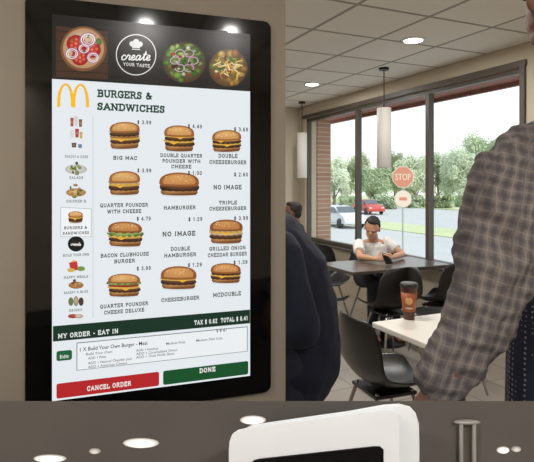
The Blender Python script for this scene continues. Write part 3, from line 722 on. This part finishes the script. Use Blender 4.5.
# ---------------------------------------------------------------- chairs and tables
CG='black shell chairs in the dining area'
def make_chair(loc,rz,label):
    t=thing('shell_chair',label,'chair',loc,rz,CG)
    prof=[(-.24,.83,.10),(-.235,.80,.155),(-.222,.73,.2),(-.205,.65,.225),(-.185,.56,.235),(-.15,.49,.235),(-.08,.455,.235),(.02,.44,.235),(.12,.442,.225),(.2,.45,.2),(.24,.435,.16)]
    bm=bmesh.new(); n=12; rows=[]
    for j,(x,z,w) in enumerate(prof):
        row=[]
        for k in range(n+1):
            s=-1+2*k/n; bend=.075*s*s
            back=max(0,1-j/5.5)
            row.append(bm.verts.new((x+bend*back*1.5*(w/.22), s*w, z+bend*(1-back)*1.0-(.012*s*s if j==0 else 0))))
        rows.append(row)
    for a,b in zip(rows,rows[1:]):
        for k in range(n): bm.faces.new((a[k],a[k+1],b[k+1],b[k]))
    o=obj('seat_shell',bm,M['black'],t)
    s=o.modifiers.new('s','SOLIDIFY'); s.thickness=.012; s.offset=-1
    u=o.modifiers.new('u','SUBSURF'); u.levels=2; u.render_levels=2
    bake(o)
    for sx in (-1,1):
        for sy in (-1,1):
            bm=bmesh.new(); tube(bm,[((sx*.1,sy*.1,.43),.011),((sx*.2,sy*.2,.012),.009)],8); obj('leg',bm,M['chrome'],t,True)
    bm=bmesh.new(); box(bm,(-.12,-.12,.415),(.12,.12,.43)); obj('bracket',bm,M['black'],t)
    return t
OUT=math.atan2(.412,.911); E1A=math.atan2(-.911,.412)
ch=make_chair((.61,2.72,0),OUT-.08,'black shell chair in the foreground tucked against the pale table')
dup(ch,(1.36,3.86,0),PI+OUT-.5,'black shell chair seen from behind beside the plaid sleeve')
dup(ch,(1.02,4.34,0),E1A+PI,'black shell chair standing behind the pale table and cup')
dup(ch,(1.54,4.58,0),E1A+PI+.15,'black shell chair at the near right end of the dark table')
dup(ch,(.44,4.56,0),OUT+.1,'black shell chair at the near left end of the dark table')
dup(ch,(.62,5.55,0),E1A,'black shell chair behind the left end of the dark table')
dup(ch,(1.14,5.50,0),E1A,'black shell chair under the man in the white shirt')
def table(name,loc,sx,sy,m,label):
    t=thing(name,label,'table',loc,ANG)
    bm=bmesh.new(); box(bm,(-sx/2,-sy/2,.71),(sx/2,sy/2,.74)); o=obj('tabletop',bm,m,t); bevel(o,.005)
    bm=bmesh.new(); tube(bm,[((0,0,.02),.035),((0,0,.71),.035)],16,dome=False); obj('pedestal',bm,M['black'],t,True)
    bm=bmesh.new(); lathe(bm,[(.2,0),(.2,.012),(.04,.03)]); obj('base',bm,M['black'],t,True)
    return t
Lc=Vector((.567,2.81,0)); e1=Vector((.412,-.911,0)); eo=Vector((.911,.412,0))
table('dining_table',Lc+e1*.26+eo*.36,.52,.72,M['whitetop'],'pale laminate dining table holding a brown cup')
table('dining_table',(1.1,4.9,0),.6,1.1,M['darktop'],'dark topped dining table by the window where the man leans')
c=P(409,319,.74*F/134); c.z=.74
t=thing('drink_cup','tall dark brown cup with orange print standing on the pale table','cup',c)
CUPR=lambda z:.029+(.047-.029)*z/.182
bm=bmesh.new(); lathe(bm,[(.027,0),(CUPR(.004),.004),(CUPR(.18),.18),(CUPR(.182),.182)]); obj('cup_body',bm,M['coffee'],t,True)
bm=bmesh.new(); lathe(bm,[(.0495,.179),(.0495,.190),(.046,.194),(.045,.2),(.042,.201)]); obj('lid',bm,M['cuplid'],t,True)
bm=bmesh.new(); lathe(bm,[(CUPR(.045)+.0006,.045),(CUPR(.15)+.0006,.15)]); obj('printed_band',bm,M['cupred'],t,True)
RZ=Matrix.Rotation(math.atan2(-.965,-.26)+PI/2,3,'Z')
bm=bmesh.new(); ell(bm,(-.0102,-.0378,.108),(.019,.004,.022),RZ); obj('emblem',bm,M['tan'],t,True)
bm=bmesh.new(); ell(bm,(-.0090,-.0335,.066),(.02,.004,.006),RZ); obj('printed_stripe',bm,M['signwhite'],t,True)

# ---------------------------------------------------------------- people
V=Vector
def hand(bm, w, d, side, size=1.0, curl=.5, up=Vector((0,0,1))):
    d=d.normalized(); side=(side-d*side.dot(d)).normalized(); nrm=d.cross(side).normalized()
    if nrm.dot(up)<0: nrm=-nrm
    tube(bm,[(w,.026*size,.02*size),(w+d*.045*size,.038*size,.016*size),(w+d*.085*size,.04*size,.014*size)],12,side=side)
    for k,(o,l) in enumerate(((.03,.068),(.010,.078),(-.010,.072),(-.03,.056))):
        b=w+d*.085*size+side*o*size; l*=size
        p1=b+d*l*.5-nrm*l*.12*curl; p2=p1+(d*(1-curl*.7)-nrm*curl).normalized()*l*.35; p3=p2+(d*(1-curl)-nrm*curl*1.4).normalized()*l*.28
        tube(bm,[(b,.0095*size),(p1,.0088*size),(p2,.008*size),(p3,.007*size)],8,side=side)
    b=w+d*.03*size+side*.03*size
    p1=b+(d*.6+side*.8).normalized()*.035*size; p2=p1+(d*.9+side*.25-nrm*.3).normalized()*.03*size
    tube(bm,[(b,.013*size),(p1,.011*size),(p2,.008*size)],8,side=nrm)
def head(bm, c, R, s=1.0):
    def q(x,y,z): return c+R@Vector((x*s,y*s,z*s))
    ell(bm,q(0,.01,.02),(.075*s,.095*s,.095*s),R); ell(bm,q(0,-.03,-.04),(.058*s,.062*s,.075*s),R)
    ell(bm,q(0,-.065,-.085),(.03*s,.025*s,.025*s),R,10,8)
    ell(bm,q(0,-.095,-.015),(.012*s,.017*s,.024*s),R,10,8); ell(bm,q(0,-.079,.02),(.045*s,.01*s,.009*s),R,10,8)
    ell(bm,q(0,-.084,-.058),(.024*s,.01*s,.008*s),R,10,8)
    for e in (-1,1): ell(bm,q(e*.077,.012,-.01),(.01*s,.02*s,.032*s),R,10,8)
def eyes(c,R,s,parent):
    for e in (-1,1):
        bm=bmesh.new(); ell(bm,c+R@Vector((e*.03*s,-.0815*s,.002*s)),(.009*s,.007*s,.005*s),R,8,6); obj('eye',bm,M['eye'],parent,True)
def hairmesh(c,R,s,parent):
    bm=bmesh.new()
    def q(x,y,z): return c+R@Vector((x*s,y*s,z*s))
    ell(bm,q(0,.032,.042),(.08*s,.088*s,.082*s),R); ell(bm,q(0,.06,-.01),(.068*s,.052*s,.07*s),R); ell(bm,q(.01,-.018,.094),(.055*s,.05*s,.026*s),R)
    for e in (-1,1): ell(bm,q(e*.072,.022,.03),(.012*s,.028*s,.035*s),R)
    return remeshed('hair',bm,M['hair'],parent,.007,2,.012,.03)

# seated man in white shirt
t=thing('person','man in a white shirt seated by the window with bowed head looking down','person',(1.09,5.42,0),math.radians(6))
Rh=Matrix.Rotation(math.radians(-30),3,'Z')@Matrix.Rotation(math.radians(26),3,'X')@Matrix.Rotation(math.radians(8),3,'Y')
hc=Vector((-.05,-.18,1.045))
shL,shR=V((-.165,-.10,.865)),V((.155,-.05,.885))
elL,elR=V((-.22,-.32,.78)),V((.26,-.2,.78))
wrL,wrR=V((-.11,-.50,.78)),V((.08,-.40,.78))
bm=bmesh.new()
head(bm,hc,Rh,.95)
tube(bm,[(V((0,-.055,.88)),.052),(V((-.025,-.13,.975)),.047)],12)
tube(bm,[(V((0,.0,.53)),.145,.105),(V((0,-.01,.66)),.125,.095),(V((0,-.03,.78)),.145,.095),(V((0,-.05,.87)),.14,.07)],16)
for s_,e_,w_ in ((shL,elL,wrL),(shR,elR,wrR)):
    tube(bm,[(s_,.045),((s_+e_)/2,.039),(e_,.032)],12); tube(bm,[(e_,.032),((e_+w_)/2,.03),(w_,.022)],12)
hand(bm,wrL,V((.75,-.1,.14)),V((0,.3,1)),.9,.5,V((0,1,.3))); hand(bm,wrR,V((-.7,-.6,.14)),V((0,.3,1)),.9,.5,V((0,1,.3)))
for s in (-1,1):
    tube(bm,[(V((s*.09,.0,.54)),.085),(V((s*.11,-.42,.53)),.06)],12); tube(bm,[(V((s*.11,-.42,.52)),.055),(V((s*.11,-.40,.3)),.05),(V((s*.11,-.38,.09)),.035)],12)
    tube(bm,[(V((s*.11,-.36,.04)),.035,.035),(V((s*.12,-.55,.03)),.04,.025)],12)
remeshed('body',bm,M['skin1'],t,.006,2)
bm=bmesh.new()
tube(bm,[(V((0,.0,.53)),.16,.12),(V((0,-.01,.66)),.14,.11),(V((0,-.03,.78)),.16,.11),(V((0,-.05,.87)),.152,.085),(V((0,-.06,.91)),.08,.062)],18,dome=False)
for s_,e_ in ((shL,elL),(shR,elR)): tube(bm,[(s_-(e_-s_)*.25,.045),(s_,.06),(s_+(e_-s_)*.6,.056)],14,dome=False)
remeshed('shirt',bm,M['tee'],t,.008,3,.018,.06)
bm=bmesh.new()
tube(bm,[(V((-.1,.0,.53)),.1,.12),(V((.1,.0,.53)),.1,.12)],14,side=(0,1,0))
for s in (-1,1):
    tube(bm,[(V((s*.09,.0,.54)),.098),(V((s*.11,-.42,.53)),.072)],12); tube(bm,[(V((s*.11,-.42,.52)),.068),(V((s*.11,-.38,.12)),.05)],12)
remeshed('trousers',bm,M['denim'],t,.01,3)
hairmesh(hc,Rh,.95,t); eyes(hc,Rh,.95,t)
bm=bmesh.new(); box(bm,(-.035,-.07,-.004),(.035,.07,.004)); o=obj('phone',bm,M['phone']); bevel(o,.003)
o.matrix_world=t.matrix_basis@Matrix.Translation(V((-.02,-.545,.79)))@Matrix.Rotation(math.radians(35),4,'X')
tag(o,'small dark phone held between the hands of the seated man','phone')

# standing customer in navy behind the kiosk, facing left
t=thing('person','customer in a dark navy jacket seen from behind beside the kiosk edge','person',(.04,2.0,0))
bm=bmesh.new()
hc=V((-.38,.0,1.52)); Rn=Matrix.Rotation(math.radians(-90),3,'Z')@Matrix.Rotation(math.radians(22),3,'X')
head(bm,hc,Rn); tube(bm,[(V((-.21,0,1.34)),.065),(V((-.33,0,1.45)),.058)],12)
spine=[((.04,0,.85),.15,.17),((.06,0,1.0),.148,.18),((.025,0,1.14),.148,.19),((-.05,0,1.26),.125,.19),((-.16,0,1.33),.09,.16)]
tube(bm,[(V(a),b,c_) for a,b,c_ in spine],18)
ARMS=((V((.0,-.20,1.25)),V((.075,-.265,1.0)),V((-.18,-.24,1.0))),(V((-.13,.19,1.27)),V((-.15,.23,1.02)),V((-.38,.19,1.04))))
for sh_,el_,wr_ in ARMS:
    s=1 if sh_.y>0 else -1
    tube(bm,[(sh_,.06),(el_,.05)],12); tube(bm,[(el_,.048),(wr_,.032)],12)
    hand(bm,wr_,V((-1,-s*.1,.1)),V((0,-s,.6)),1,.5)
for s in (-1,1):
    tube(bm,[(V((.03,s*.09,.86)),.1),(V((.03,s*.1,.48)),.07),(V((.04,s*.1,.08)),.05)],12); tube(bm,[(V((.06,s*.1,.04)),.045,.04),(V((-.16,s*.11,.03)),.045,.03)],12)
remeshed('body',bm,M['skin2'],t,.009,3)
bm=bmesh.new()
tube(bm,[(V((.05,0,.80)),.19,.21),(V((.065,0,.9)),.18,.2)]+[(V(a),b+.024,c_+.018) for a,b,c_ in spine[1:]],20,dome=True)
for sh_,el_,wr_ in ARMS: tube(bm,[(sh_,.08),((sh_+el_)/2,.072),(el_,.068)],14); tube(bm,[(el_,.066),(wr_+(el_-wr_)*.1,.045)],14)
o=remeshed('jacket',bm,M['navy'],t,.009,8,.016,.1)
bm=bmesh.new()
tube(bm,[(V((.03,-.1,.85)),.12,.14),(V((.03,.1,.85)),.12,.14)],14,side=(1,0,0))
for s in (-1,1): tube(bm,[(V((.03,s*.09,.86)),.115),(V((.03,s*.1,.48)),.085),(V((.04,s*.1,.1)),.065)],12)
remeshed('trousers',bm,M['denim'],t,.01,3)
hairmesh(hc,Rn,1,t); eyes(hc,Rn,1,t)

# customer in plaid at the right
ox=V((.76,1.2,0))
t=thing('person','customer in a plaid shirt standing at the right with one arm lowered','person',ox)
def q(px,py,Y): return P(px,py,Y)-ox
arm=[(q(550,162,1.16),.105),(q(523,186,1.14),.115),(q(505,228,1.12),.097),(q(492,285,1.1),.083),(q(470,335,1.095),.069),(q(441,384,1.085),.054)]
sh,el,wr=arm[1][0],arm[3][0],arm[5][0]
bm=bmesh.new()
hc=V((-.095,-.05,1.89)); Ru=Matrix.Rotation(math.radians(-70),3,'Z')
head(bm,hc,Ru,1.05); tube(bm,[(V((0,-.03,1.60)),.07),(V((-.05,-.04,1.8)),.058)],12)
tors=[((0,0,.92),.16,.12),((0,0,1.1),.165,.125),((0,-.01,1.3),.185,.13),((0,-.02,1.48),.18,.11),((0,-.02,1.58),.12,.08)]
tube(bm,[(V(a),b,c_) for a,b,c_ in tors],18)
tube(bm,[(p,r*.66) for p,r in arm],12)
hand(bm,wr,(wr-arm[4][0])+V((-.01,0,-.01)),V((.3,-.9,0)),1.05,.45,V((-1,0,.2)))
s2=V((.2,.02,1.53)); e2=V((.26,.05,1.24)); w2=V((.24,-.02,.98))
tube(bm,[(s2,.062),(e2,.046)],12); tube(bm,[(e2,.046),(w2,.03)],12); hand(bm,w2,V((0,-.1,-1)),V((-.3,-.9,0)),1.05,.4,V((1,0,0)))
for s in (-1,1):
    tube(bm,[(V((s*.09,0,.93)),.1),(V((s*.1,.0,.5)),.07),(V((s*.1,.02,.08)),.05)],12); tube(bm,[(V((s*.1,.08,.04)),.045,.04),(V((s*.11,-.1,.03)),.045,.03)],12)
remeshed('body',bm,M['skin2'],t,.006,2)
bm=bmesh.new()
tube(bm,[(V((0,-.01,1.33)),.2,.15),(V((0,-.02,1.48)),.21,.14),(V((0,-.02,1.59)),.15,.11),(V((0,-.03,1.65)),.085,.085)],20,dome=False)
tube(bm,[(p,r,r*.85) for p,r in arm],18,dome=True); tube(bm,[(s2,.085),(e2,.07)],14); tube(bm,[(e2,.07),(w2,.05)],14)
o=remeshed('plaid_shirt',bm,M['plaid'],t,.006,4,.045,.06)
bm=bmesh.new(); tube(bm,[(V((0,0,.86)),.205,.14),(V((0,0,1.1)),.2,.14),(V((0,-.01,1.3)),.19,.14),(V((0,-.02,1.42)),.17,.13)],20,dome=False)
remeshed('undershirt',bm,M['dots'],t,.01,2)
bm=bmesh.new()
tube(bm,[(V((-.1,0,.9)),.12,.12),(V((.1,0,.9)),.12,.12)],14,side=(0,1,0))
for s in (-1,1): tube(bm,[(V((s*.09,0,.92)),.115),(V((s*.1,0,.5)),.088),(V((s*.1,.02,.1)),.065)],12)
remeshed('trousers',bm,M['denim'],t,.01,3)
hairmesh(hc,Ru,1.05,t); eyes(hc,Ru,1.05,t)

# far seated person, head showing beside the kiosk
FP=(.315,5.95,0)
t=thing('person','far seated dark haired diner whose head shows beside the kiosk edge','person',FP,math.radians(-100))
bm=bmesh.new(); hc=V((0,-.03,1.17)); Rf=Matrix.Identity(3)
head(bm,hc,Rf); tube(bm,[(V((0,.02,.98)),.06),(V((0,0,1.1)),.055)],12)
tube(bm,[(V((0,.02,.5)),.15,.11),(V((0,.02,.72)),.14,.1),(V((0,.02,.95)),.16,.08)],16)
for s in (-1,1):
    tube(bm,[(V((s*.19,.0,.95)),.05),(V((s*.23,-.05,.7)),.04)],12); tube(bm,[(V((s*.23,-.05,.7)),.04),(V((s*.12,-.28,.64)),.028)],12)
    hand(bm,V((s*.12,-.28,.64)),V((-s*.2,-1,-.1)),V((-s,0,.3)),1,.4)
    tube(bm,[(V((s*.09,.0,.53)),.085),(V((s*.11,-.42,.52)),.06)],12); tube(bm,[(V((s*.11,-.42,.52)),.055),(V((s*.11,-.4,.08)),.035)],12); tube(bm,[(V((s*.11,-.4,.04)),.035),(V((s*.11,-.56,.03)),.03)],12)
remeshed('body',bm,M['skin2'],t,.009,3)
bm=bmesh.new(); tube(bm,[(V((0,.02,.5)),.17,.13),(V((0,.02,.72)),.16,.12),(V((0,.02,.96)),.18,.1)],16,dome=True)
for s in (-1,1): tube(bm,[(V((s*.19,.0,.95)),.065),(V((s*.22,-.04,.77)),.058)],12)
remeshed('shirt',bm,M['navy'],t,.01,3)
hairmesh(hc,Rf,1,t); eyes(hc,Rf,1,t)
dup(ch,(FP[0]-.02,FP[1],0),PI-.17,'black shell chair under the far seated diner')

# ---------------------------------------------------------------- outdoors
bm=bmesh.new(); box(bm,(-.18,-.12,-.1),(.18,.12,2.6)); o=obj('brick_pillar',bm,M['brick'],None,False,RM@Matrix.Translation(V((-.08,.38,0))))
tag(o,'tan red brick pillar just outside the leftmost window','pillar')
def octo(r): return [(r*math.cos(PI/8+PI/4*k), r*math.sin(PI/8+PI/4*k)) for k in range(8)]
SY=19.5; c=P(403,177,SY)
t=thing('stop_sign','faded red octagonal stop sign with a white plate below on a grey post','sign',(c.x,c.y,LOT)); hz=c.z-LOT
bm=bmesh.new(); tube(bm,[((0,.03,0),.03),((0,.03,hz+.3),.03)],8,dome=False); obj('post',bm,M['galv'],t)
bm=bmesh.new(); plate(bm,[(x,z+hz) for x,z in octo(.425)],-.005,.0); obj('border',bm,M['signwhite'],t)
bm=bmesh.new(); plate(bm,[(x,z+hz) for x,z in octo(.395)],-.012,-.006); obj('face',bm,M['signred'],t)
me=text_mesh('STOP',.01)
xs=[v.co.x for v in me.vertices]; w=max(xs)-min(xs)
for v in me.vertices: v.co=((v.co.x-min(xs)-w/2)/w*.58, -.016, hz+(v.co.y-.345)*.34)
link('lettering',me,M['signwhite'],t)
bm=bmesh.new(); plate(bm,[(.32*math.cos(2*PI*k/24),.32*math.sin(2*PI*k/24)+hz-.82) for k in range(24)],-.01,0); obj('round_plate',bm,M['signwhite'],t)
bm=bmesh.new(); plate(bm,[(-.14,hz-.88),(.14,hz-.88),(.14,hz-.76),(-.14,hz-.76)],-.014,-.011); obj('bar',bm,M['signred'],t)

def car(m,loc,rz,label):
    t=thing('car',label,'car',loc,rz)
    prof=[(-2.15,.35),(-2.2,.6),(-2.1,.86),(-1.6,.92),(-1.05,1.36),(-.5,1.45),(.3,1.42),(1.05,.98),(1.9,.82),(2.15,.62),(2.15,.32)]
    bm=bmesh.new()
    def ring(y,k): return [bm.verts.new((x, y*(1 if z<.95 else k), z)) for x,z in prof]
    a=ring(-.86,.78); b=ring(.86,.78); n=len(prof)
    bm.faces.new(a); bm.faces.new(list(reversed(b)))
    for k in range(n): bm.faces.new((a[k],a[(k+1)%n],b[(k+1)%n],b[k]))
    o=obj('body',bm,m,t); bevel(o,.05,2,True)
    for s in (-1,1):
        bm=bmesh.new(); p=[(-1.3,.98),(-.92,1.33),(-.45,1.385),(.25,1.36),(.85,1.0)]
        f=[bm.verts.new((x,s*(.845-(z-.95)*.42 ),z)) for x,z in p]; g_=[bm.verts.new((x,s*(.80-(z-.95)*.42),z)) for x,z in p]
        bm.faces.new(f); bm.faces.new(g_)
        for k in range(5): bm.faces.new((f[k],f[(k+1)%5],g_[(k+1)%5],g_[k]))
        obj('side_window',bm,M['carglass'],t)
        for x in (-1.35,1.35):
            bm=bmesh.new(); tube(bm,[((x,s*.72,.33),.33),((x,s*.88,.33),.33)],20,dome=False); obj('wheel',bm,M['rubber'],t,True)
    for nm,p in (('windscreen',((.38,1.40),(1.0,1.02))),('rear_window',((-1.12,1.32),(-1.55,.97)))):
        bm=bmesh.new(); (x0,z0),(x1,z1)=p
        v=[bm.verts.new(c_) for c_ in ((x0,-.58,z0+.02),(x0,.58,z0+.02),(x1,.7,z1+.02),(x1,-.7,z1+.02))]; bm.faces.new(v); obj(nm,bm,M['carglass'],t)
    for s in (-1,1):
        bm=bmesh.new(); ell(bm,(2.08,s*.62,.66),(.08,.17,.08)); obj('headlight',bm,M['signwhite'],t,True)
    return t
X=lambda px,Y:(px-CX)/F*Y
car(M['silver'],(X(341,36),36,LOT),math.radians(-70),'silver car parked outside the leftmost window')
car(M['redp'],(X(368,52),52,LOT),math.radians(-78),'red car parked beyond the middle window')
def leafmesh(n,rx,rz,rnd):
    vs=[];fs=[]
    blobs=[(V((rnd.uniform(-.6,.6)*rx,rnd.uniform(-.6,.6)*rx,rnd.uniform(-.65,.7)*rz)),rnd.uniform(.2,.42)) for _ in range(28)]
    for _ in range(n):
        bc,br=rnd.choice(blobs)
        d=V((rnd.gauss(0,1),rnd.gauss(0,1),rnd.gauss(0,1))).normalized()*br*rnd.uniform(.5,1.25)
        c=bc+V((d.x*rx,d.y*rx,d.z*rz))
        a=V((rnd.gauss(0,1),rnd.gauss(0,1),rnd.gauss(0,1))).normalized(); b=a.orthogonal().normalized()
        s=rnd.uniform(.05,.11); i=len(vs)
        vs+= [c-a*s,c+b*s*.6,c+a*s,c-b*s*.6]; fs.append((i,i+1,i+2,i+3))
    me=bpy.data.meshes.new('crown'); me.from_pydata([tuple(v) for v in vs],[],fs); return me
TG='trees along the far side of the lot'
def make_tree(name,m,rx,rz,n,h0,seed):
    r=random.Random(seed)
    t=thing(name,'','tree',(0,0,0),0,TG)
    o=link('crown',leafmesh(n,rx,rz,r),m,t); o.location=(0,0,h0+rz*.8)
    bm=bmesh.new(); tube(bm,[((0,0,0),.16),((.05,0,h0*.6),.12),((0,.05,h0+rz*.7),.06)],8)
    tube(bm,[((0,0,h0*.7),.07),((rx*.4,.1,h0+rz*.5),.03)],6); tube(bm,[((0,0,h0*.7),.07),((-rx*.4,.2,h0+rz*.6),.03)],6)
    obj('trunk',bm,M['bark'],t,True); return t
protos=[make_tree('tree',M['leafA'],1.8,2.2,14000,.6,1),make_tree('tree',M['leafB'],1.8,2.7,15000,.7,2),make_tree('tree',M['leafC'],1.95,1.9,14000,.5,3)]
spots=[(334,76,0,'pale green tree behind the silver car',1.6),(356,90,1,'mid green tree behind the mullion left of the red car',1.55),(376,78,2,'dark green tree rising just right of the red car',1.5),
(395,92,1,'mid green tall tree directly behind the stop sign',1.7),(415,78,0,'pale green tree behind the mullion right of the stop sign',1.6),
(438,92,2,'dark green tree near the left side of the right window',2.1),(460,77,0,'pale green tree near the middle of the right window',1.8),(484,92,1,'mid green tree beside the plaid shoulder in the right window',2.2),(511,78,2,'dark tall tree at the right end of the right window',2.4)]
used=set()
for i,(px,Y,k,lb,s) in enumerate(spots):
    loc=(X(px,Y),Y,LOT+.1); rz=i*1.3
    if k not in used:
        o=protos[k]; used.add(k); o.location=loc; o.rotation_euler=(0,0,rz); o['label']=lb
    else: o=dup(protos[k],loc,rz,lb)
    o.scale=(s,s,s)
BG='low shrubs edging the grass'
sb=thing('shrub','','shrub',(0,0,0),0,BG); o=link('foliage',leafmesh(5000,.95,.6,random.Random(9)),M['leafC'],sb); o.location=(0,0,.45)
bm=bmesh.new(); tube(bm,[((0,0,0),.06),((0,0,.5),.03)],6); obj('stem',bm,M['bark'],sb)
for i,(px,Y,lb) in enumerate(((350,66,'low shrub under the trees right of the silver car'),(386,63,'low shrub left of the stop sign post'),(413,66,'low shrub just right of the stop sign post'),(440,63,'low shrub at the left of the right window'),(467,66,'low shrub nearest the plaid sleeve in the right window'))):
    loc=(X(px,Y),Y,LOT+.1)
    if i==0: sb.location=loc; sb['label']=lb; o=sb
    else: o=dup(sb,loc,i*1.1,lb)
    o.scale=(1.6,1.6,1.6)

# ---------------------------------------------------------------- light and camera
w=bpy.data.worlds.new('sky'); SC.world=w; w.use_nodes=True; nt=w.node_tree
bgn=nt.nodes['Background']; tc=nt.nodes.new('ShaderNodeTexCoord'); sx=nt.nodes.new('ShaderNodeSeparateXYZ'); rp=nt.nodes.new('ShaderNodeValToRGB')
nt.links.new(tc.outputs['Generated'],sx.inputs[0]); nt.links.new(sx.outputs[2],rp.inputs[0]); nt.links.new(rp.outputs[0],bgn.inputs[0])
rp.color_ramp.elements[0].position=0; rp.color_ramp.elements[0].color=lin((222,228,222))+[1]
rp.color_ramp.elements[1].position=.5; rp.color_ramp.elements[1].color=lin((200,218,234))+[1]
bgn.inputs[1].default_value=1.7
sl=bpy.data.lights.new('sun','SUN'); sl.energy=3.2; sl.angle=.05; sl.color=(1,.96,.88); so=bpy.data.objects.new('sun',sl); COL.objects.link(so)
so.rotation_euler=V((-.35,.75,-.8)).to_track_quat('-Z','Y').to_euler()
cam=bpy.data.cameras.new('camera'); co=bpy.data.objects.new('camera',cam); COL.objects.link(co); SC.camera=co
co.location=(0,0,CZ); co.rotation_euler=(PI/2,0,0)
cam.sensor_fit='HORIZONTAL'; cam.sensor_width=36; cam.lens=36*F/534
cam.shift_x=0; cam.shift_y=-(231-HY)/534
cam.clip_start=.02
